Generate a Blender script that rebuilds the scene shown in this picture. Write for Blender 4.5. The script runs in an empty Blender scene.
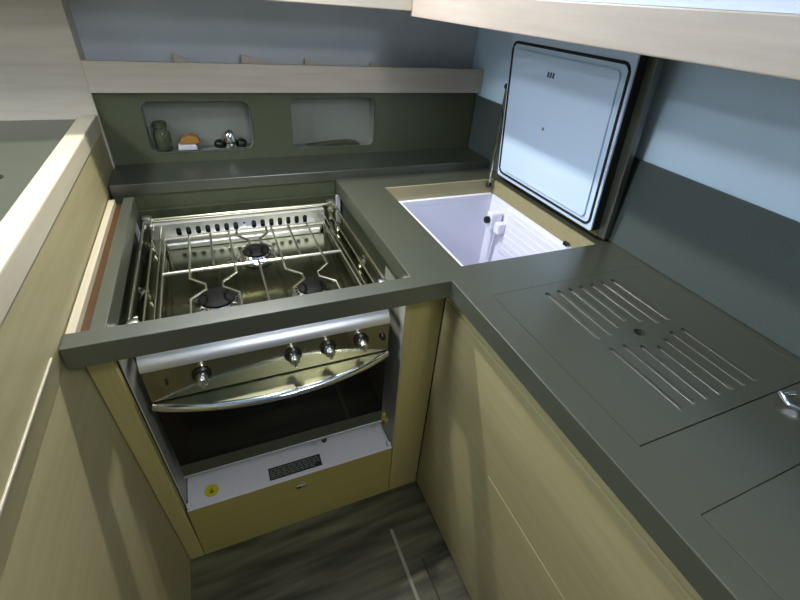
import bpy, bmesh, math, random
from mathutils import Vector, Matrix
random.seed(4)
S = bpy.context.scene
COL = S.collection
PI = math.pi

# ------------------------------------------------------------------ materials
def new_mat(name):
    m = bpy.data.materials.new(name); m.use_nodes = True
    return m, m.node_tree.nodes, m.node_tree.links, m.node_tree.nodes['Principled BSDF']

def plain(name, col, rough=.5, metal=0., spec=.5, noise=0., scale=60., bump=0.):
    m, n, l, b = new_mat(name)
    b.inputs['Base Color'].default_value = (*col, 1)
    b.inputs['Roughness'].default_value = rough
    b.inputs['Metallic'].default_value = metal
    b.inputs['Specular IOR Level'].default_value = spec
    if noise or bump:
        tc = n.new('ShaderNodeTexCoord'); t = n.new('ShaderNodeTexNoise')
        t.inputs['Scale'].default_value = scale; t.inputs['Detail'].default_value = 4
        l.new(tc.outputs['Object'], t.inputs['Vector'])
        if noise:
            r = n.new('ShaderNodeValToRGB')
            r.color_ramp.elements[0].position = .3; r.color_ramp.elements[1].position = .7
            r.color_ramp.elements[0].color = tuple(c * (1 - noise) for c in col) + (1,)
            r.color_ramp.elements[1].color = tuple(min(1, c * (1 + noise)) for c in col) + (1,)
            l.new(t.outputs['Fac'], r.inputs['Fac']); l.new(r.outputs['Color'], b.inputs['Base Color'])
        if bump:
            bp = n.new('ShaderNodeBump'); bp.inputs['Strength'].default_value = bump
            bp.inputs['Distance'].default_value = .001
            l.new(t.outputs['Fac'], bp.inputs['Height']); l.new(bp.outputs['Normal'], b.inputs['Normal'])
    return m

def wood(name, a, c, stretch=(1, 14, 60), rough=.45, spec=.4):
    m, n, l, b = new_mat(name)
    tc = n.new('ShaderNodeTexCoord'); mp = n.new('ShaderNodeMapping')
    mp.inputs['Scale'].default_value = stretch
    t = n.new('ShaderNodeTexNoise'); t.inputs['Scale'].default_value = 3.; t.inputs['Detail'].default_value = 6
    t.inputs['Roughness'].default_value = .6
    r = n.new('ShaderNodeValToRGB')
    r.color_ramp.elements[0].position = .32; r.color_ramp.elements[1].position = .68
    r.color_ramp.elements[0].color = (*a, 1); r.color_ramp.elements[1].color = (*c, 1)
    l.new(tc.outputs['Object'], mp.inputs['Vector']); l.new(mp.outputs['Vector'], t.inputs['Vector'])
    l.new(t.outputs['Fac'], r.inputs['Fac']); l.new(r.outputs['Color'], b.inputs['Base Color'])
    b.inputs['Roughness'].default_value = rough; b.inputs['Specular IOR Level'].default_value = spec
    return m

OAK = dict(a=(.30, .262, .135), c=(.34, .30, .162))
M = {}
M['oak_y'] = wood('pale oak grain along y', stretch=(50, 1.6, 22), **OAK)
M['oak_x'] = wood('pale oak grain along x', stretch=(1.6, 50, 22), **OAK)
M['oak_z'] = wood('pale oak grain upright', stretch=(26, 26, 1.6), **OAK)
M['oak_low'] = wood('shaded oak grain along x', (.265, .228, .062), (.31, .268, .082), (1.6, 50, 22))  # oak with the yellow cast of shade mixed into its colour
M['oak_lowz'] = wood('shaded oak grain upright', (.31, .265, .10), (.37, .315, .125), (26, 26, 1.6))  # upright grain, same shade cast in the colour
M['oak_pale'] = wood('bleached oak grain along x', (.50, .44, .365), (.58, .52, .43), (1.6, 50, 22))
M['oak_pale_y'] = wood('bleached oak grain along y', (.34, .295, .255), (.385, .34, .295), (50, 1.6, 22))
M['oak_rail'] = wood('polished oak rail', (.43, .38, .275), (.48, .43, .315), (50, 1.6, 22), rough=.35)
M['mahogany'] = wood('mahogany edge', (.05, .022, .006), (.07, .032, .008), (30, 2, 30))
M['stone'] = plain('grey green worktop laminate', (.056, .061, .043), rough=.30, spec=1., noise=.14, scale=420.)
M['stone'].node_tree.nodes['Principled BSDF'].inputs['IOR'].default_value = 1.6
M['splash'] = plain('dark green grey laminate', (.085, .095, .055), rough=.45, spec=.4, noise=.15, scale=420.)
M['splash_r'] = plain('slate grey laminate', (.068, .088, .082), rough=.5, spec=.4, noise=.12, scale=420.)
M['steel'] = plain('polished stainless steel', (.62, .60, .50), rough=.10, metal=1.)
M['brushed'] = plain('brushed stainless steel', (.50, .51, .45), rough=.3, metal=1., noise=.06, scale=30)
M['deck'] = plain('dark olive brushed hob sheet', (.20, .205, .13), rough=.17, metal=1.)
M['rail_steel'] = plain('satin olive steel rod', (.50, .49, .36), rough=.25, metal=1.)
M['plate_steel'] = plain('olive satin handle plate', (.22, .22, .15), rough=.36, metal=1.)
M['rod_steel'] = plain('bright satin rod', (.66, .64, .52), rough=.26, metal=1.)
M['tray_reflection'] = plain('painted tray reflection', (.05, .055, .035), rough=.3)  # reflection of the tray, put into a dark colour
M['panel_steel'] = plain('control panel steel', (.40, .39, .30), rough=.14, metal=1.)
M['chrome'] = plain('chrome', (.78, .79, .78), rough=.06, metal=1.)
M['steel_lit'] = plain('satin steel sheet', (.80, .80, .82), rough=.33, metal=.9)
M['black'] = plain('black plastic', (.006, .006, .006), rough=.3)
M['black_iron'] = plain('black enamel burner cap', (.004, .004, .0035), rough=.6, spec=.12)
M['glass_black'] = plain('black oven glass', (.003, .003, .0025), rough=.05, spec=.3)
M['white_wall'] = plain('bluish white headliner', (.62, .80, .97), rough=.6, noise=.02, scale=8)  # cool tint of the light put into the wall colour
M['grey_wall'] = plain('blue grey vinyl lining', (.52, .57, .62), rough=.6, noise=.04, scale=6)
M['white_door'] = plain('cool white panel', (.50, .58, .72), rough=.5)
M['lid_white'] = plain('cool white moulded plastic', (.64, .80, 1.0), rough=.35)  # bluish light mixed into the white of the lid
M['liner'] = plain('white fridge liner', (.80, .81, .93), rough=.4)
M['white_paint'] = plain('white painted lining', (.62, .61, .66), rough=.5)
M['lining_grey'] = plain('pale grey lining', (.32, .32, .27), rough=.45)
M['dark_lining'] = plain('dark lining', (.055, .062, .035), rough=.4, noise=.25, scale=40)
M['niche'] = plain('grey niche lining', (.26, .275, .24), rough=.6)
M['yellow'] = plain('yellow sticker', (.55, .46, .02), rough=.5)
M['yellow_dark'] = plain('olive print', (.16, .13, .01), rough=.5)
M['orange'] = plain('orange packet', (.36, .17, .03), rough=.5)
M['label_grey'] = plain('grey print', (.22, .23, .20), rough=.5)
M['label_black'] = plain('black label', (.012, .013, .01), rough=.4)
M['logo'] = plain('grey blue print', (.06, .09, .15), rough=.5)
M['brass'] = plain('brass tab', (.40, .34, .10), rough=.4, metal=.3)
M['foam'] = plain('black foam', (.012, .014, .013), rough=.8)

def glass_mat():
    m, n, l, b = new_mat('green bottle glass')
    b.inputs['Base Color'].default_value = (.35, .42, .26, 1); b.inputs['Roughness'].default_value = .05
    b.inputs['Transmission Weight'].default_value = .85; b.inputs['IOR'].default_value = 1.45
    return m
M['jar_glass'] = glass_mat()

def floor_mat():
    m, n, l, b = new_mat('grey oak floor with inlay lines')
    tc = n.new('ShaderNodeTexCoord'); mp = n.new('ShaderNodeMapping')
    mp.inputs['Scale'].default_value = (1.5, 16, 1); mp.inputs['Rotation'].default_value = (0, 0, .05)
    t = n.new('ShaderNodeTexNoise'); t.inputs['Scale'].default_value = 2.2; t.inputs['Detail'].default_value = 7
    r = n.new('ShaderNodeValToRGB')
    r.color_ramp.elements[0].position = .36; r.color_ramp.elements[1].position = .64
    r.color_ramp.elements[0].color = (.028, .026, .014, 1); r.color_ramp.elements[1].color = (.115, .105, .06, 1)
    l.new(tc.outputs['Object'], mp.inputs['Vector']); l.new(mp.outputs['Vector'], t.inputs['Vector'])
    l.new(t.outputs['Fac'], r.inputs['Fac'])
    l.new(r.outputs['Color'], b.inputs['Base Color'])
    b.inputs['Roughness'].default_value = .45
    return m
M['floor'] = floor_mat()
M['inlay'] = plain('pale floor inlay', (.22, .22, .16), rough=.45)
M['inlay_dark'] = plain('dark floor caulk', (.02, .02, .014), rough=.6)

# ------------------------------------------------------------------ mesh builder
class MB:
    def __init__(s): s.b = bmesh.new()
    def box(s, x0, x1, y0, y1, z0, z1, bev=0., seg=2):
        t = bmesh.new()
        bmesh.ops.create_cube(t, size=1)
        for v in t.verts:
            v.co = Vector(((x0 + x1) / 2 + v.co.x * (x1 - x0), (y0 + y1) / 2 + v.co.y * (y1 - y0), (z0 + z1) / 2 + v.co.z * (z1 - z0)))
        if bev: bmesh.ops.bevel(t, geom=t.edges[:], offset=bev, segments=seg, affect='EDGES', profile=.5)
        return s.add(t)
    def add(s, t, mat=None):
        me = bpy.data.meshes.new('tmp'); t.to_mesh(me); t.free()
        if mat is not None: me.transform(mat)
        s.b.from_mesh(me); bpy.data.meshes.remove(me); return s
    def prism(s, pts, ax, a, c, bev=0.):
        """extrude a polygon along axis ax from a to c; pts are the other two coordinates in xyz order"""
        t = bmesh.new()
        def mk(p, w):
            q = list(p); q.insert('xyz'.index(ax), w); return t.verts.new(q)
        lo = [mk(p, a) for p in pts]; hi = [mk(p, c) for p in pts]
        t.faces.new(lo); t.faces.new(hi[::-1])
        for i in range(len(pts)):
            j = (i + 1) % len(pts); t.faces.new((lo[i], hi[i], hi[j], lo[j]))
        bmesh.ops.recalc_face_normals(t, faces=t.faces[:])
        if bev: bmesh.ops.bevel(t, geom=t.edges[:], offset=bev, segments=2, affect='EDGES', profile=.5)
        return s.add(t)
    def tube(s, pts, r, seg=10, closed=False):
        t = bmesh.new(); P = [Vector(p) for p in pts]; n = len(P); rings = []
        up = Vector((0, 0, 1))
        for i, p in enumerate(P):
            if closed: d = P[(i + 1) % n] - P[i - 1]
            else: d = P[min(i + 1, n - 1)] - P[max(i - 1, 0)]
            d.normalize()
            u = up if abs(d.dot(up)) < .95 else Vector((1, 0, 0))
            a = d.cross(u).normalized(); c = a.cross(d)
            rr = r[i] if isinstance(r, (list, tuple)) else r
            rings.append([t.verts.new(p + (a * math.cos(2 * PI * k / seg) + c * math.sin(2 * PI * k / seg)) * rr) for k in range(seg)])
        for i in range(n if closed else n - 1):
            A, B = rings[i], rings[(i + 1) % n]
            for k in range(seg): t.faces.new((A[k], A[(k + 1) % seg], B[(k + 1) % seg], B[k]))
        if not closed: t.faces.new(rings[0][::-1]); t.faces.new(rings[-1])
        bmesh.ops.recalc_face_normals(t, faces=t.faces[:])
        return s.add(t)
    def lathe(s, prof, loc=(0, 0, 0), axis='z', seg=32):
        """prof: list of (radius, height)"""
        t = bmesh.new(); rings = []
        for r, h in prof:
            rings.append([t.verts.new((max(r, 1e-5) * math.cos(2 * PI * k / seg), max(r, 1e-5) * math.sin(2 * PI * k / seg), h)) for k in range(seg)])
        for A, B in zip(rings, rings[1:]):
            for k in range(seg): t.faces.new((A[k], A[(k + 1) % seg], B[(k + 1) % seg], B[k]))
        t.faces.new(rings[0][::-1]); t.faces.new(rings[-1])
        bmesh.ops.recalc_face_normals(t, faces=t.faces[:])
        mt = Matrix.Translation(loc)
        if axis == '-y': mt = mt @ Matrix.Rotation(PI / 2, 4, 'X')
        if axis == '-x': mt = mt @ Matrix.Rotation(-PI / 2, 4, 'Y')
        return s.add(t, mt)
    def grid(s, xs, ys, fn, ax='z'):
        """height field of rectangular cells: fn(cx, cy) -> (z0, z1) or None; shared walls are left out"""
        t = bmesh.new(); cache = {}
        def V(x, y, z):
            k = (round(x, 5), round(y, 5), round(z, 5))
            if k not in cache: cache[k] = t.verts.new((x, y, z))
            return cache[k]
        def face(*v):
            try: t.faces.new(v)
            except ValueError: pass
        cells = {}
        for i in range(len(xs) - 1):
            for j in range(len(ys) - 1):
                q = fn((xs[i] + xs[i + 1]) / 2, (ys[j] + ys[j + 1]) / 2)
                if q: cells[i, j] = q
        for (i, j), (z0, z1) in cells.items():
            x0, x1, y0, y1 = xs[i], xs[i + 1], ys[j], ys[j + 1]
            face(V(x0, y0, z1), V(x1, y0, z1), V(x1, y1, z1), V(x0, y1, z1))
            face(V(x0, y1, z0), V(x1, y1, z0), V(x1, y0, z0), V(x0, y0, z0))
            for (di, dj, a, c) in ((-1, 0, (x0, y1), (x0, y0)), (1, 0, (x1, y0), (x1, y1)), (0, -1, (x0, y0), (x1, y0)), (0, 1, (x1, y1), (x0, y1))):
                if (i + di, j + dj) not in cells:
                    face(V(*a, z0), V(*c, z0), V(*c, z1), V(*a, z1))
        bmesh.ops.dissolve_limit(t, angle_limit=.01, verts=t.verts[:], edges=t.edges[:])
        return s.add(t)
    def build(s, name, m, parent=None, smooth=False, bevel=0.):
        me = bpy.data.meshes.new(name)
        if smooth:
            for f in s.b.faces: f.smooth = True
        s.b.to_mesh(me); s.b.free(); me.materials.append(M[m])
        if smooth: me.set_sharp_from_angle(angle=math.radians(38))
        o = bpy.data.objects.new(name, me); COL.objects.link(o)
        if parent:
            o.parent = parent
            w = Vector((0, 0, 0)); p = parent
            while p: w = w + p.location; p = p.parent
            me.transform(Matrix.Translation(-w))
        if bevel:
            md = o.modifiers.new('edge', 'BEVEL'); md.width = bevel; md.segments = 2; md.limit_method = 'ANGLE'
        return o

def box(name, m, x0, x1, y0, y1, z0, z1, parent=None, bev=0.):
    return MB().box(x0, x1, y0, y1, z0, z1, bev).build(name, m, parent)

def thing(name, label, cat, loc, group=None):
    o = bpy.data.objects.new(name, None); o.location = loc; o.empty_display_size = .05
    COL.objects.link(o); return tag(o, label, cat, group)

def tag(o, label, cat, group=None):
    o['label'] = label; o['category'] = cat
    if group: o['group'] = group
    return o

def struct(o): o['kind'] = 'structure'; return o

def cut(o, cutter_mb):
    """boolean difference, baked into the mesh; the cutter is removed again"""
    me = bpy.data.meshes.new('cutter'); cutter_mb.b.to_mesh(me); cutter_mb.b.free()
    c = bpy.data.objects.new('cutter', me); COL.objects.link(c)
    c.matrix_world = Matrix.Translation(o.location)
    md = o.modifiers.new('cut', 'BOOLEAN'); md.object = c; md.operation = 'DIFFERENCE'; md.solver = 'EXACT'
    bpy.context.view_layer.update()
    dg = bpy.context.evaluated_depsgraph_get()
    nm = bpy.data.meshes.new_from_object(o.evaluated_get(dg))
    o.modifiers.clear(); o.data = nm
    bpy.data.objects.remove(c); bpy.data.meshes.remove(me)
    return o

def rrect(x0, x1, y0, y1, r, seg=6):
    p = []
    for cx, cy, a in ((x1 - r, y1 - r, 0), (x0 + r, y1 - r, 90), (x0 + r, y0 + r, 180), (x1 - r, y0 + r, 270)):
        for k in range(seg + 1):
            t = math.radians(a + 90 * k / seg); p.append((cx + r * math.cos(t), cy + r * math.sin(t)))
    return p

XL, H, ZB, FL = -.654, .9, .859, .055     # left panel face, worktop height, worktop underside, floor
XW, YS = .474, .754                        # right wall, niche panel

# ------------------------------------------------------------------ the room
struct(box('floor', 'floor', -2.6, .5, -1.9, .85, FL - .03, FL))
inl = MB().box(-.101, -.092, -1.9, -.045, FL, FL + .0006).build('trim_1', 'inlay'); struct(inl)
inl2 = MB().box(-.045, -.040, -1.9, -.15, FL, FL + .0006).build('trim_2', 'inlay_dark'); struct(inl2)
struct(box('wall_right', 'white_wall', XW, XW + .03, -1.9, .85, FL - .03, 1.95))
struct(box('wall_back', 'grey_wall', -2.6, XW, .815, .85, FL - .03, 1.95))
struct(box('wall_left', 'grey_wall', -2.63, -2.6, -1.9, .85, FL - .03, 1.95))
struct(box('wall_bulkhead', 'oak_pale', -2.6, -.650, .745, .8149, FL, 1.3445))
struct(box('ceiling', 'white_wall', -2.63, XW + .03, -1.9, .85, 1.95, 1.98))

# ------------------------------------------------------------------ left cabinet
lc = thing('tall_cabinet', 'long pale oak cabinet side on the left with a thin bright seam', 'cabinet', (-1.0, -.4, FL))
box('side_panel', 'oak_y', XL - .02, XL, -1.6, .7449, .9055, 1.016, lc)
MB().prism([(XL - .035, FL), (-.645, FL), (-.6625, .855), (XL, .905), (XL - .035, .905)], 'y', -1.6, .7449).build('lower_panel', 'oak_y', lc)
box('carcass', 'oak_y', -1.399, XL - .0352, -1.6, .7449, FL, 1.0149, lc)
box('seam_bead', 'oak_rail', XL, XL + .003, -1.6, -.03, .9085, .9125, lc, .0008)
box('fiddle_rail', 'oak_rail', -.690, XL + .0025, -1.6, .7449, 1.017, 1.057, lc, .003)
box('edge_strip', 'oak_rail', XL, -.6405, .039, .575, .8595, .897, lc, .001)
box('inner_edge', 'mahogany', -.6404, -.622, .039, .575, .8595, .884, lc)
lt = MB().box(-1.399, -.6905, -1.6, .7449, 1.015, 1.046).build('side_countertop', 'stone')
ck = MB().prism([(-.766 + .022 * math.cos(k * PI / 10), .332 + .022 * math.sin(k * PI / 10)) for k in range(20)], 'z', 1.03, 1.06)
cut(lt, ck)
tag(lt, 'grey countertop behind the raised oak rail on the far left', 'countertop')

# ------------------------------------------------------------------ main worktop
GX0, GX1, GY0, GY1 = .052, .444, -.4223, -.068
KX0, KX1, KY0, KY1 = .045, .432, -1.0, -.517
FX0, FX1, FY0, FY1 = .0475, .421, .046, .503
YB, XC = .599, -.0745
xs = [XL, -.621, -.598, XC, 0., FX0, FX1, XW]
xs = sorted(set(xs + [GX0 - .0003, GX1 + .0002, KX0 - .0008, KX1 + .0008]))
ys = sorted([-1.6, -.0, .0377, FY0, FY1, .575, YB, GY0 - .0014, GY1 + .0002, KY0 - .001, KY1 + .0008])
def top_cell(x, y):
    if x > XW: return None
    if GX0 - .001 < x < GX1 + .001 and GY0 - .0012 < y < GY1 + .001: return (ZB, H - .012)
    if KX0 - .001 < x < KX1 + .001 and KY0 - .001 < y < KY1 + .001: return (ZB, H - .012)
    if FX0 < x < FX1 and FY0 < y < FY1: return None
    if x > 0: return (ZB, H)
    if y < 0: return None
    if y < .0377: return (ZB, H)
    if x > XC and y < YB: return (ZB, H)
    if -.621 < x < -.598 and y < .575: return (ZB, H)
    return None
def top_fix(x, y):
    q = top_cell(x, y)
    return q
# cells of two heights share walls only where heights agree, so build the recess floors separately
wt = MB().grid(xs, ys, lambda x, y: (lambda q: q if q and q[1] == H else None)(top_cell(x, y)))
wt.box(GX0 - .004, GX1 + .004, GY0 - .004, GY1 + .004, ZB + .004, H - .0125)
wt.box(KX0 - .004, KX1 + .004, KY0 - .004, KY1 + .004, ZB + .004, H - .0125)
wt = wt.build('worktop', 'stone', bevel=.0013)
tag(wt, 'grey green L-shaped worktop framing the stove and holding the open fridge hatch', 'countertop')

# drainer cover with grooves
dc = MB().box(GX0, GX1, GY0, GY1, H - .0122, H - .0002).build('sink_cover', 'stone')
cutter = MB()
gxs = [.162 + i * .0288 for i in range(7)]
for i, gx in enumerate(gxs):
    near = 1 if i == 3 else (.5 if i in (2, 4) else 0)
    for y0, y1 in ((-.236 + .024 * near, -.091), (-.398, -.260 - .022 * near)):
        t = bmesh.new(); rings = []
        for r, z in ((.0050, H - .0062), (.0053, H - .0058), (.0055, H - .0002), (.0055, H + .01)):
            p = [(gx + r * math.cos(PI * k / 8), y1 - .0056 + r * math.sin(PI * k / 8)) for k in range(9)]
            p += [(gx + r * math.cos(PI + PI * k / 8), y0 + .0056 + r * math.sin(PI + PI * k / 8)) for k in range(9)]
            rings.append([t.verts.new((x, y, z)) for x, y in p])
        for A, B in zip(rings, rings[1:]):
            for k in range(18): t.faces.new((A[k], A[(k + 1) % 18], B[(k + 1) % 18], B[k]))
        t.faces.new(rings[0][::-1]); t.faces.new(rings[-1]); bmesh.ops.recalc_face_normals(t, faces=t.faces[:])
        cutter.add(t)
cutter.prism([(.248 + .0105 * math.cos(k * PI / 12), -.245 + .0105 * math.sin(k * PI / 12)) for k in range(24)], 'z', H - .011, H + .01)
cut(dc, cutter)
bt = bmesh.new(); bt.from_mesh(dc.data)
bmesh.ops.triangulate(bt, faces=bt.faces[:], quad_method='BEAUTY', ngon_method='BEAUTY')
for f in bt.faces: f.smooth = False
bt.to_mesh(dc.data); bt.free()
tag(dc, 'grey sink cover with two rows of drainer grooves and a finger hole', 'sink cover')
hb = MB().lathe([(.0100, H - .0112), (.0100, H - .0108)], (.248, -.245, 0)).build('finger_hole', 'black', dc)
sc2 = box('sink_cover', 'stone', KX0, KX1, KY0, KY1, H - .0122, H - .0004, None, .0006)
tag(sc2, 'plain flush grey sink cover without grooves at the near end of the counter', 'sink cover')

# ------------------------------------------------------------------ back ledge, riser, niche panel
bl = thing('back_ledge', 'long dark grey ledge running behind the stove below the two niches', 'ledge', (-.1, .68, .86))
MB().box(XL + .004, XW - .0005, YB, YS + .03, .893, .9235).build('ledge_top', 'stone', bl, bevel=.002)
MB().box(XL + .004, XW - .0005, YB + .004, YB + .02, .60, .893).build('riser', 'splash', bl)

sp = MB().box(XL + .005, XW - .009, YS, YS + .012, .9236, 1.1068).build('splashback', 'splash')
N1 = (-.552, -.279, .951, 1.085); N2 = (-.165, .102, .945, 1.092)
cm = MB()
for n in (N1, N2): cm.prism(rrect(*n, .02), 'y', YS - .05, YS + .05)
cut(sp, cm)
tag(sp, 'dark green back panel with two rounded niches above the ledge', 'splashback')
for n in (N1, N2):
    x0, x1, z0, z1 = n
    t = bmesh.new(); P = rrect(x0 - .001, x1 + .001, z0 - .001, z1 + .001, .0205)
    a = [t.verts.new((x, YS + .001, z)) for x, z in P]; c = [t.verts.new((x, YS + .058, z)) for x, z in P]
    for i in range(len(P)):
        j = (i + 1) % len(P); t.faces.new((a[i], a[j], c[j], c[i]))
    t.faces.new(c)
    bmesh.ops.recalc_face_normals(t, faces=t.faces[:]); bmesh.ops.reverse_faces(t, faces=t.faces[:])
    MB().add(t).build('niche_box', 'niche', sp, smooth=True)
    # pale edge of the opening
    MB().tube([(x, YS - .0004, z) for x, z in rrect(x0, x1, z0, z1, .02)], .0013, 6, True).build('niche_edge', 'stone', sp, smooth=True)

rs = MB().box(XW - .008, XW, -1.6, YS - .0005, H + .0005, 1.098).build('side_splashback', 'splash_r', bevel=.001)
tag(rs, 'slate grey splashback along the right wall behind the worktop and hatch lid', 'splashback')

# ------------------------------------------------------------------ shelf above the niches
sh = thing('wall_shelf', 'pale oak shelf with an upright front board above the two niches', 'shelf', (-.1, .78, 1.107))
box('front_board', 'oak_pale', XL + .005, XW - .001, .738, .7535, 1.1075, 1.178, sh, .0012)
box('shelf_board', 'oak_pale', XL + .005, XW - .001, .754, .8149, 1.1075, 1.119, sh)
for xa, xb, zt in ((-.450, -.404, 1.193), (-.281, -.186, 1.193), (-.106, -.034, 1.188), (.096, .164, 1.183)):
    MB().prism([(xa, 1.1195), (xb, 1.1195), (xb, 1.172), (xa, zt)], 'y', .79, .80).build('divider', 'oak_pale', sh)

# ------------------------------------------------------------------ overhead lockers
ov = thing('overhead_locker', 'overhead locker above the right counter with a white front and oak lower band', 'cabinet', (.28, -.4, 1.317))
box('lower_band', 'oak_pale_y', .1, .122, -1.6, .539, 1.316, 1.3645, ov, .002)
box('front_panel', 'white_door', .108, .122, -1.6, .539, 1.365, 1.9495, ov)
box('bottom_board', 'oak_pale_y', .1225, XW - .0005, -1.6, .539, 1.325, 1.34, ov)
o2 = thing('overhead_locker', 'overhead locker over the stove, its pale oak lower band just in view', 'cabinet', (-.3, .66, 1.327))
box('lower_band', 'oak_pale', -2.59, .0995, .517, .539, 1.3265, 1.3765, o2, .002)  # unseen left run lengthened to keep saloon lamp light off the shelf wall
box('front_panel', 'white_door', -2.59, .0995, .524, .539, 1.377, 1.9495, o2)
box('bottom_board', 'oak_pale', -2.59, XW - .0005, .5395, .8145, 1.345, 1.36, o2)

# ------------------------------------------------------------------ right base cabinet
bc = thing('base_cabinet', 'pale oak cabinet front under the right worktop with a horizontal seam', 'cabinet', (.25, -.5, FL))
box('carcass', 'oak_y', .0445, .060, -1.6, .0690, FL, ZB - .0605, bc)
box('top_rail', 'oak_y', .039, .0465, -1.6, .0695, ZB - .0600, ZB - .0005, bc)
box('front_panel', 'oak_y', .036, .0443, -1.6, .0692, FL + .008, .798, bc, .003)
box('lower_door', 'oak_y', .0345, .0359, -1.6, -.215, FL + .010, .522, bc, .0006)
box('plinth', 'black', .041, .0443, -1.6, .066, FL, FL + .0075, bc)

# ------------------------------------------------------------------ stove housing
hs = thing('stove_housing', 'oak surround with white lined recess and tray around the gas cooker', 'cabinet', (-.34, .3, FL))
box('stile', 'oak_lowz', -.060, .0350, .07, .088, FL + .004, .8585, hs, .0015)
MB().prism([(-.6435, FL + .004), (-.6075, FL + .004), (-.621, .8575), (-.661, .8575)], 'y', .07, .088, .0015).build('stile', 'oak_lowz', hs)
bp = box('base_panel', 'oak_low', -.6065, -.0615, .07, .084, FL + .004, .287, hs, .0012)
ctc = MB().box(-.343, -.315, .065, .0699, .240, .252, .001).build('catch', 'brushed', bp)
MB().box(-.341, -.330, .0642, .0649, .242, .249).build('catch_slot', 'black', ctc)
ctc.name = 'catch'
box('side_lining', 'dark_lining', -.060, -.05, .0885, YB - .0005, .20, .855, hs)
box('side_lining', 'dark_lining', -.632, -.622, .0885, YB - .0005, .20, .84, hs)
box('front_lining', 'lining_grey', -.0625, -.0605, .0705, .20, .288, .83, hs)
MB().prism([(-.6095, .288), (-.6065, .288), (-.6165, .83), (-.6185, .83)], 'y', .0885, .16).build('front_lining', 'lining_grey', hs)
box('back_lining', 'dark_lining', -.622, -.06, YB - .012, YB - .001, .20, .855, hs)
box('corner_strip', 'white_paint', -.078, -.066, .577, .586, .745, .855, hs)
box('corner_strip', 'white_paint', -.620, -.611, .577, .586, .77, .855, hs)
tr = box('tray', 'white_paint', -.605, -.063, .0705, .56, .280, .2875, hs, .001)
for xx in (-.600, -.070):
    box('tray_stop', 'white_paint', xx - .005, xx + .005, .074, .084, .2875, .302, tr, .001)
# rating plate on the tray, with rows of illegible fine print
rp = box('rating_plate', 'label_black', -.4055, -.2645, .084, .121, .2875, .2881, tr)
pr = MB()
for r in range(6):
    y = .089 + r * .0051; x = -.402
    while x < (-.295 if r < 2 else -.270):
        w = random.uniform(.006, .016)
        pr.box(x, min(x + w, -.268), y, y + .0022, .2881, .2883); x += w + random.uniform(.002, .004)
pr.build('fine_print', 'label_grey', rp)
st = MB().lathe([(.0175, 0), (.0175, .0006)], (-.548, .108, .2875)).build('warning_sticker', 'yellow', tr)
wb = MB().prism([(-.5545, .101), (-.5415, .101), (-.548, .1145)], 'z', .2881, .2884)
wb.build('triangle_mark', 'yellow_dark', st)

# ------------------------------------------------------------------ the gimballed cooker
CX = -.342
X0, X1, YF, YK = -.592, -.092, .085, .545
ck = thing('gas_cooker', 'stainless steel three burner gas cooker with black oven door, hung in the oak surround', 'cooker', (CX, .3, .37))
box('body', 'brushed', X0 + .004, X1 - .004, YF + .016, YK, .395, .776, ck)
# chrome front rail that curves back to the hob
prof = [(YF + .016, .752), (YF - .002, .750), (YF - .001, .757), (YF + .004, .767), (YF + .011, .776), (YF + .02, .784), (YF + .022, .790), (YF + .016, .794), (YF + .030, .796), (YF + .030, .752)]
MB().prism([(y, z) for y, z in prof], 'x', X0, X1).build('front_rail', 'steel_lit', ck, smooth=True)
for i in range(8):
    x = X0 + .06 + i * .057; box('rail_clip', 'black', x, x + .004, YF + .0145, YF + .019, .7925, .797, ck)
box('end_cap', 'black', X0 + .003, X0 + .030, YF + .017, YF + .034, .787, .803, ck, .003)
# control panel, slightly raked
cp = MB().prism([(YF, .750), (YF + .016, .750), (YF + .016, .668), (YF - .001, .668)], 'x', X0, X1).build('control_panel', 'panel_steel', ck, bevel=.0012)
for kx in (-.492, -.312, -.236, -.160):
    kb = MB().lathe([(.0185, 0), (.0185, .003), (.016, .006), (.0145, .007)], (kx, YF - .0006, .716), '-y').build('knob', 'black', ck, smooth=True)
    k2 = MB().lathe([(.0115, .0065), (.0105, .022), (.009, .026), (.006, .0275)], (kx, YF - .0006, .716), '-y', 24)
    k2.box(kx - .0028, kx + .0028, YF - .031, YF - .006, .7045, .7275, .0015)
    k2.build('grip', 'chrome', kb, smooth=True)
MB().lathe([(.0075, 0), (.0075, .003), (.005, .005), (.005, .009)], (-.108, YF - .0006, .714), '-y', 20).build('igniter_button', 'black', ck, smooth=True)
box('indicator', 'black', -.557, -.553, YF - .0016, YF - .0004, .707, .722, ck)
# oven door
dr = box('oven_door', 'glass_black', X0 + .003, X1 - .003, YF + .002, YF + .0155, .407, .664, ck, .002)
box('door_trim', 'steel_lit', X0 + .003, X1 - .003, YF - .001, YF + .012, .3995, .4065, dr, .0015)
NB = 40
out, inn = [], []
for i in range(NB + 1):
    t = i / NB; x = X0 + .002 + (X1 - X0 - .004) * t
    d = .050 * (1 - (2 * t - 1) ** 2) ** .9
    out.append((x, YF - .002 - d)); inn.append((x, YF + .0015))
hd = MB().prism(out + inn[::-1], 'z', .6515, .6655)
hd.build('handle_plate', 'plate_steel', dr)
MB().tube([(x, y, .6575) for x, y in out], .0088, 12).build('handle', 'chrome', dr, smooth=True)
box('lower_band', 'tray_reflection', X0 + .004, X1 - .004, YF + .0010, YF + .0019, .407, .447, dr)  # painted reflection of the tray across the bottom of the glass
lg = MB().tube([(-.345, YF + .0012, .600), (-.225, YF + .0012, .600)], .0009, 6).build('oven_rack_line', 'label_grey', dr)
MB().lathe([(.006, 0), (.0075, .004), (.0075, .012), (.004, .016)], (-.255, YF + .006, .381), 'z', 16).box(-.2575, -.2525, YF + .002, YF + .008, .395, .412).build('door_latch', 'black', ck, smooth=True)
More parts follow.
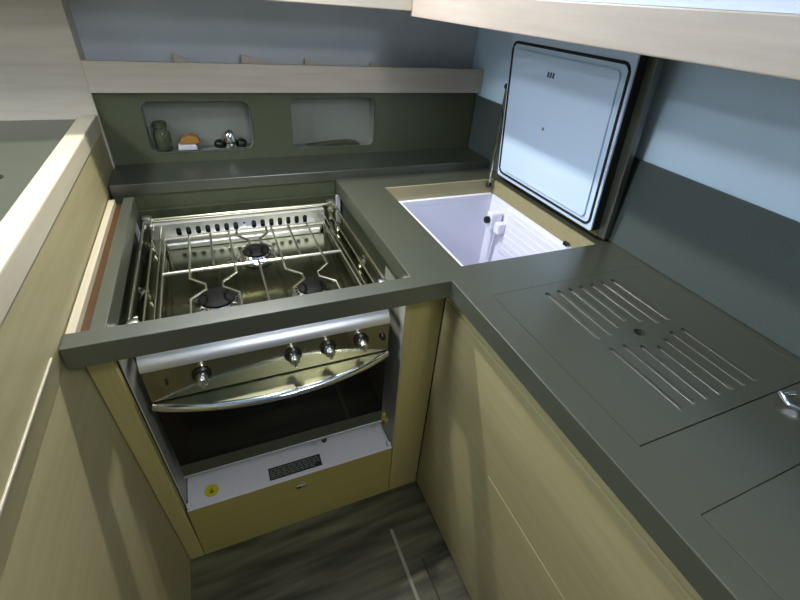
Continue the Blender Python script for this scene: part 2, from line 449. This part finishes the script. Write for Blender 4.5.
# gimbal lock tab at the lower right
gl = MB().box(-.0915, -.079, YF + .008, YF + .02, .372, .418, .003)
gl.box(-.0915, -.0715, YF + .008, YF + .016, .372, .392, .002)
gl.build('gimbal_lock', 'brass', ck)

# hob
hb = MB()
hb.box(X0 + .002, X1 - .002, .118, YK, .7765, .7815, .001)
hb.box(X0, X0 + .046, .112, YK, .7815, .799, .004)
hb.box(X1 - .046, X1, .112, YK, .7815, .799, .004)
hb.box(X0 + .046, X1 - .046, .112, .128, .7815, .796, .003)
hb.box(X0 + .046, X1 - .046, .508, .5275, .7815, .792, .003)
hob = hb.build('hob', 'deck', ck)
for bx, by, br in ((-.441, .222, .040), (-.240, .207, .034), (-.338, .408, .036)):
    r = MB().lathe([(br + .011, .7816), (br + .011, .785), (br + .002, .789), (br - .004, .796), (br - .004, .7965)], (bx, by, 0), 'z', 36).build('burner', 'chrome', ck, smooth=True)
    MB().lathe([(br - .003, .7966), (br - .0025, .8015), (br - .008, .8045), (.004, .8055)], (bx, by, 0), 'z', 36).build('burner_cap', 'black_iron', r, smooth=True)
    fl = MB()
    for k in range(20):
        a = 2 * PI * k / 20; fl.tube([(bx + (br - .002) * math.cos(a), by + (br - .002) * math.sin(a), .7925), (bx + (br + .0015) * math.cos(a), by + (br + .0015) * math.sin(a), .7915)], .0016, 6)
    fl.build('flame_port', 'black_iron', r)

# vented upstand at the back of the hob: a plate with real slots
VX0, VX1, VY, VZ0, VZ1 = -.575, -.128, .528, .7895, .833
cut_x = [VX0 + .055 + i * .0235 for i in range(15)]
vp = MB().box(VX0, VX1, VY, VY + .002, VZ0, VZ1 + .004).build('vent_upstand', 'steel_lit')
cm = MB()
for i, x in enumerate(cut_x):
    if i == 7:
        cm.prism(rrect(x + .002, x + .008, VZ1 - .014, VZ1 - .008, .0028, 4), 'y', VY - .01, VY + .01); continue
    cm.prism(rrect(x, x + .012, .8035, VZ1 - .006, .0058, 4), 'y', VY - .01, VY + .01)
cut(vp, cm); vp.parent = ck; vp.matrix_parent_inverse = Matrix.Translation(-ck.location)
MB().box(VX0, VX1, VY, YK + .004, VZ1 + .0042, VZ1 + .0052).build('vent_flange', 'steel_lit', ck)
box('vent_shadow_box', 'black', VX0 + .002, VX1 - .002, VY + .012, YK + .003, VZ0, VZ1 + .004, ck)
st2 = MB()
for z in (.7925, ): st2.box(VX0 + .02, VX1 - .02, .497, .508, .782, .7955, .002)
st2.build('hob_step', 'steel_lit', ck)

# pan support: a grid of steel rods with kinked prongs at the burners
ps = MB(); ZG = .826; GXa, GXb = -.543, -.143
for y in (.124, .302, .468): ps.tube([(GXa, y, ZG), (GXb, y, ZG)], .0038, 8)
for x in (GXa, GXb): ps.tube([(x, .124, ZG), (x, .468, ZG)], .0026, 8)
def rod(x, kinks=()):
    p = [(x, .124, ZG + .004)]
    for yc, dx in sorted(kinks):
        p += [(x, yc - .040, ZG + .004), (x + dx, yc - .010, ZG + .004), (x + dx, yc + .010, ZG + .004), (x, yc + .040, ZG + .004)]
    p.append((x, .468, ZG + .004)); p.append((x, .474, ZG + .001)); ps.tube(p, .0028, 8)
rod(-.488, [(.222, .030)]); rod(-.394, [(.222, -.030)])
rod(-.2875, [(.207, .030)]); rod(-.1925, [(.207, -.030)])
ps.tube([(-.341, .124, ZG + .004), (-.341, .302, ZG + .004)], .0028, 8)
def rod2(x, yc, dx):
    ps.tube([(x, .468, ZG + .006), (x, yc + .04, ZG + .006), (x + dx, yc + .01, ZG + .006), (x + dx, yc - .01, ZG + .006), (x, yc - .04, ZG + .006), (x, .302, ZG + .006)], .0028, 8)
rod2(-.375, .395, .024); rod2(-.301, .395, -.024)
for x in (-.438, -.243): ps.tube([(x, .302, ZG + .004), (x, .468, ZG + .004)], .0028, 8)
for x in (GXa, GXb):
    for y in (.124, .468): ps.tube([(x, y, ZG), (x, y, .781)], .0032, 8)
ps.build('pan_support', 'rod_steel', ck, smooth=True)
# fiddle rails with corner posts
fr = MB()
for sx in (-1, 1):
    for dx, z in ((.246, .846), (.250, .832), (.226, .834)):
        x = CX + sx * dx; fr.tube([(x, .098, z), (x, YK - .005, z)], .0026 if dx != .246 else .0032, 8)
    fr.tube([(CX + sx * .212, .098, .822), (CX + sx * .212, YK - .01, .822)], .0024, 8)
fr.tube([(CX - .246, YK + .004, .8445), (CX + .246, YK + .004, .8445)], .0052, 10)
fr.tube([(CX - .246, .098, .846), (CX + .246, .098, .846)], .0035, 8)
fr.build('fiddle_rail', 'rail_steel', ck, smooth=True)
for sx in (-1, 1):
    p = MB(); x = CX + sx * .238
    p.box(x - .011, x + .011, YK - .012, YK + .011, .799, .858, .004)
    p.tube([(x - .006, YK - .016, .84), (x - .006, YK - .04, .84)], .004, 8)
    p.build('corner_post', 'brushed', ck, smooth=True)
    p = MB(); p.box(x - .010, x + .010, .100, .118, .797, .853, .004); p.build('corner_post', 'brushed', ck, smooth=True)
    for y in (.455, .25):
        c = MB().box(x - .010, x + .012, y, y + .018, .799, .822, .002); c.tube([(x - .006, y + .004, .824), (x - .006, y + .014, .824)], .0035, 8)
        c.tube([(x + .008, y + .004, .824), (x + .008, y + .014, .824)], .0035, 8)
        c.build('rail_clamp', 'steel', ck, smooth=True)
for sx in (-1, 1):
    MB().tube([(CX + sx * .250, .3, .72), (CX + sx * .281, .3, .72)], .012, 14).build('gimbal_pivot', 'steel', ck, smooth=True)

# ------------------------------------------------------------------ top loading fridge
fg = thing('top_loading_fridge', 'white top loading fridge box sunk in the worktop with its lid propped open', 'fridge', (.235, .275, .48))
fx0, fx1, fy0, fy1 = FX0 + .0005, FX1 - .0005, FY0 + .0005, FY1 - .0005
ZR = .856
hf = MB().grid([fx0, fx1 - .002, fx1], [fy0, fy0 + .006, fy1 - .006, fy1],
          lambda x, y: None if x < fx1 - .002 and y < fy1 - .006 else (.835, H - .0012)).build('hatch_frame', 'oak_x', fg)
ax0, ax1, ay0, ay1 = fx0 + .0002, fx1 - .0022, fy0 + .0062, fy1 - .0062
bx0, bx1, by0, by1 = ax0 + .048, ax1 - .001, ay0 + .012, ay1 - .012
t = MB().grid([ax0, bx0, bx1, ax1], [ay0, by0, by1, ay1], lambda x, y: None if bx0 < x < bx1 and by0 < y < by1 else (.840, ZR))
t.build('rim', 'liner', fg, bevel=.002)
ZF = .50
t = MB().grid([bx0 - .01, bx0, bx1, bx1 + .004], [by0 - .01, by0, by1, by1 + .01],
              lambda x, y: None if bx0 < x < bx1 and by0 < y < by1 else (ZF, .8398))
t.box(bx0 - .01, bx1 + .004, by0 - .01, by1 + .01, ZF - .012, ZF - .0002)
t.build('liner', 'liner', fg)
ev = MB().box(bx1 - .007, bx1 - .0002, by0 + .02, by1 - .09, .70, .845, .002)
for i in range(6): ev.box(bx1 - .009, bx1 - .007, by0 + .03, by1 - .11, .712 + i * .022, .722 + i * .022, .0015)
ev.build('evaporator_plate', 'liner', fg)
th = MB().box(bx1 - .048, bx1 - .0072, by1 - .085, by1 - .055, .770, .826, .005).box(bx1 - .035, bx1 - .0072, by1 - .11, by1 - .0852, .765, .80, .004).build('thermostat_box', 'liner', fg)
MB().lathe([(.011, 0), (.0115, .009), (.009, .013), (.006, .014)], (bx1 - .0482, by1 - .070, .802), '-x', 20).build('thermostat_knob', 'black', th, smooth=True)
tb = MB().tube([(bx1 - .02, by1 - .062, .7695), (bx1 - .02, by1 - .060, .70), (bx1 - .016, by1 - .058, .60)], .008, 10).build('pipe', 'liner', fg, smooth=True)
MB().box(fx1 - .016, fx1 - .0065, fy0 + .07, fy0 + .085, ZR + .0005, ZR + .011, .002).build('hinge_stop', 'black', fg)
# the lid stands upright, leaning on the splashback
lid = MB().box(0.4455, .4635, .050, .499, .902, 1.315, .0015).build('lid', 'stone', fg)
LIDROT = Matrix.Translation((.420, 0, .921)) @ Matrix.Rotation(-math.radians(6.3), 4, 'Y') @ Matrix.Translation((-.420, 0, -.921))
lid['label'] = 'open hatch lid with a cool white inner face'
MB().box(.4445, .4454, .074, .495, .9022, .9212).build('lid_batten', 'oak_low', lid)
MB().box(.4235, .4454, .072, .484, .9215, 1.306).build('core', 'foam', lid)
ip = MB().prism(rrect(.072, .484, .9215, 1.306, .006), 'x', .418, .4234)
ip.build('inner_face', 'lid_white', lid, bevel=.0015)
MB().tube([(.4178, y, z) for y, z in rrect(.082, .474, 0.934, 1.281, .018)], .0033, 8, True).build('gasket', 'foam', lid, smooth=True)
pl = MB().prism(rrect(.100, .452, .946, 1.268, .014), 'x', .4135, .4181)
pl.build('raised_panel', 'lid_white', lid, bevel=.003)
lo = MB()
for i in range(3):
    y = .318 - i * .0095
    lo.prism([(y, 1.222), (y - .006, 1.222), (y - .0085, 1.234), (y - .0025, 1.234)], 'x', .4129, .4134)
lo.build('logo', 'logo', lid)
MB().lathe([(.0045, 0), (.004, .0006)], (.4134, .300, 1.105), '-x', 14).build('plug', 'label_grey', lid)
for o in [lid] + list(lid.children): o.data.transform(Matrix.Translation(-fg.location) @ LIDROT @ Matrix.Translation(fg.location))
gs = MB().tube([(.399, .490, .888), (.4015, .4985, 1.165)], .0042, 8).build('lid_stay', 'steel', fg, smooth=True)
for p, r in (((.399, .489, .885), .0095), ((.4015, .4990, 1.168), .0085)):
    t = bmesh.new(); bmesh.ops.create_uvsphere(t, u_segments=14, v_segments=8, radius=r)
    MB().add(t, Matrix.Translation(p)).build('ball_joint', 'black', gs, smooth=True)
MB().tube([(.4015, .4990, 1.168), (.406, .485, 1.168)], .004, 8).build('joint_pin', 'black', gs, smooth=True)

# ------------------------------------------------------------------ folding tap at the right edge
tp = thing('folding_tap', 'small chrome folding tap lying on the worktop at the right edge', 'tap', (.385, -.467, H))
MB().lathe([(.026, 0), (.026, .004), (.019, .008), (.017, .03), (.012, .036)], (.392, -.467, H), 'z', 28).build('base', 'chrome', tp, smooth=True)
MB().tube([(.392, -.467, .921), (.362, -.461, .922), (.338, -.457, .920)], [.013, .0115, .010], 14).build('spout', 'chrome', tp, smooth=True)
nz = MB().tube([(.340, -.440, .9145), (.322, -.434, .9130), (.311, -.452, .9125), (.322, -.472, .9130), (.341, -.470, .9145)], .0055, 10)
nz.build('nozzle_loop', 'chrome', tp, smooth=True)

# ------------------------------------------------------------------ things in the niches
zb = .9513
jar = thing('glass_jar', 'greenish glass jar at the left end of the left niche', 'jar', (-.520, .783, zb))
MB().lathe([(.020, 0), (.022, .004), (.022, .046), (.016, .056), (.016, .062), (.0145, .062), (.0145, .055), (.0195, .045), (.0195, .005), (.017, .003)], (-.520, .783, zb + .0005), 'z', 28).build('jar_body', 'jar_glass', jar, smooth=True)
MB().lathe([(.018, .0625), (.018, .074), (.016, .076)], (-.520, .783, zb), 'z', 28).build('jar_lid', 'dark_lining', jar, smooth=True)
pk = thing('sponge_packet', 'orange and yellow packet lying in the left niche beside the jar', 'packet', (-.455, .785, zb))
MB().prism([(-.480, zb + .016), (-.474, zb + .030), (-.452, zb + .040), (-.430, zb + .034), (-.424, zb + .016)], 'y', .768, .803, .003).build('wrapper', 'orange', pk)
MB().prism([(-.486, zb + .0005), (-.434, zb + .0005), (-.438, zb + .0155), (-.484, zb + .0155)], 'y', .764, .800, .003).build('white_sleeve', 'white_paint', pk)
cu = thing('chrome_shaker', 'shiny domed chrome shaker standing near the right end of the left niche', 'shaker', (-.343, .783, zb))
MB().lathe([(.017, 0.0005), (.018, .004), (.018, .022), (.016, .036), (.011, .046), (.004, .050)], (-.343, .783, zb), 'z', 28).build('shaker_body', 'chrome', cu, smooth=True)
MB().lathe([(.0185, .014), (.0185, .018)], (-.343, .783, zb), 'z', 28).build('band', 'black', cu, smooth=True)
for x, s, w in ((-.374, .95, 'left'), (-.311, .9, 'right')):
    k = MB().lathe([(.010, .0005), (.0145, .004), (.0155, .012), (.012, .019), (.005, .023)], (x, .785, zb), 'z', 22).build('dark_lid', 'black', None, smooth=True)
    tag(k, 'small black stopper on the %s of the chrome shaker in the niche' % w, 'stopper', 'black stoppers beside the shaker')
cl = MB().prism([(-.115, .9457), (.060, .9457), (.052, .9515), (.020, .9555), (-.030, .9545), (-.075, .9500), (-.105, .9475)], 'y', .772, .802, .0008).build('folded_cloth', 'dark_lining')
tag(cl, 'dark flat cloth lying on the floor of the right niche', 'cloth')

# ------------------------------------------------------------------ lights, world, camera
def area(name, loc, size, power, col=(1, 1, 1), aim=(0, 0, -1), shape='DISK'):
    L = bpy.data.lights.new(name, 'AREA'); L.shape = shape; L.size = size; L.energy = power; L.color = col
    o = bpy.data.objects.new(name, L); COL.objects.link(o); o.location = loc
    o.rotation_euler = Vector(aim).to_track_quat('-Z', 'Y').to_euler(); return o
area('stove_lamp', (-.36, .46, 1.74), .05, 14.5, (1, .98, .93), (0, -.25, -1))
area('saloon_lamp', (-1.3, .05, 1.90), .32, 18, (.92, .97, 1))
area('saloon_lamp', (-2.2, -.1, 1.90), .3, 22, (.86, .94, 1))
area('fill_lamp', (-.15, -1.85, 1.80), .3, 5, (.92, .97, 1), (0, 1, -.35))  # unseen fill added behind the camera to light the shelf wall
area('fill_lamp', (.02, -1.0, 1.92), .2, 6.5, (1, .98, .94), (0, .3, -1))  # unseen fill added to brighten the ledge and worktop
w = bpy.data.worlds.new('world'); S.world = w; w.use_nodes = True
w.node_tree.nodes['Background'].inputs['Color'].default_value = (.75, .88, 1, 1)
w.node_tree.nodes['Background'].inputs['Strength'].default_value = .12

cp_, yw, rl, F_ = -.6208, .4416, .0855, 422.7246
cy, sy, cpp, spp, cr, sr = math.cos(yw), math.sin(yw), math.cos(cp_), math.sin(cp_), math.cos(rl), math.sin(rl)
fw = Vector((sy * cpp, cy * cpp, spp)); rt = Vector((cy, -sy, 0)); up = rt.cross(fw)
RT = rt * cr + up * sr; UP = up * cr - rt * sr
cam = bpy.data.cameras.new('camera'); cam.sensor_width = 36; cam.lens = F_ * 36 / 800; cam.clip_start = .02
co = bpy.data.objects.new('camera', cam); COL.objects.link(co)
m = Matrix((RT, UP, -fw)).transposed().to_4x4(); m.translation = (-.3957, -.6025, 1.3528)
co.matrix_world = m
S.camera = co
S.view_settings.view_transform = 'Standard'; S.view_settings.look = 'None'
S.view_settings.gamma = 1; S.view_settings.use_curve_mapping = False
S.view_settings.exposure = 0
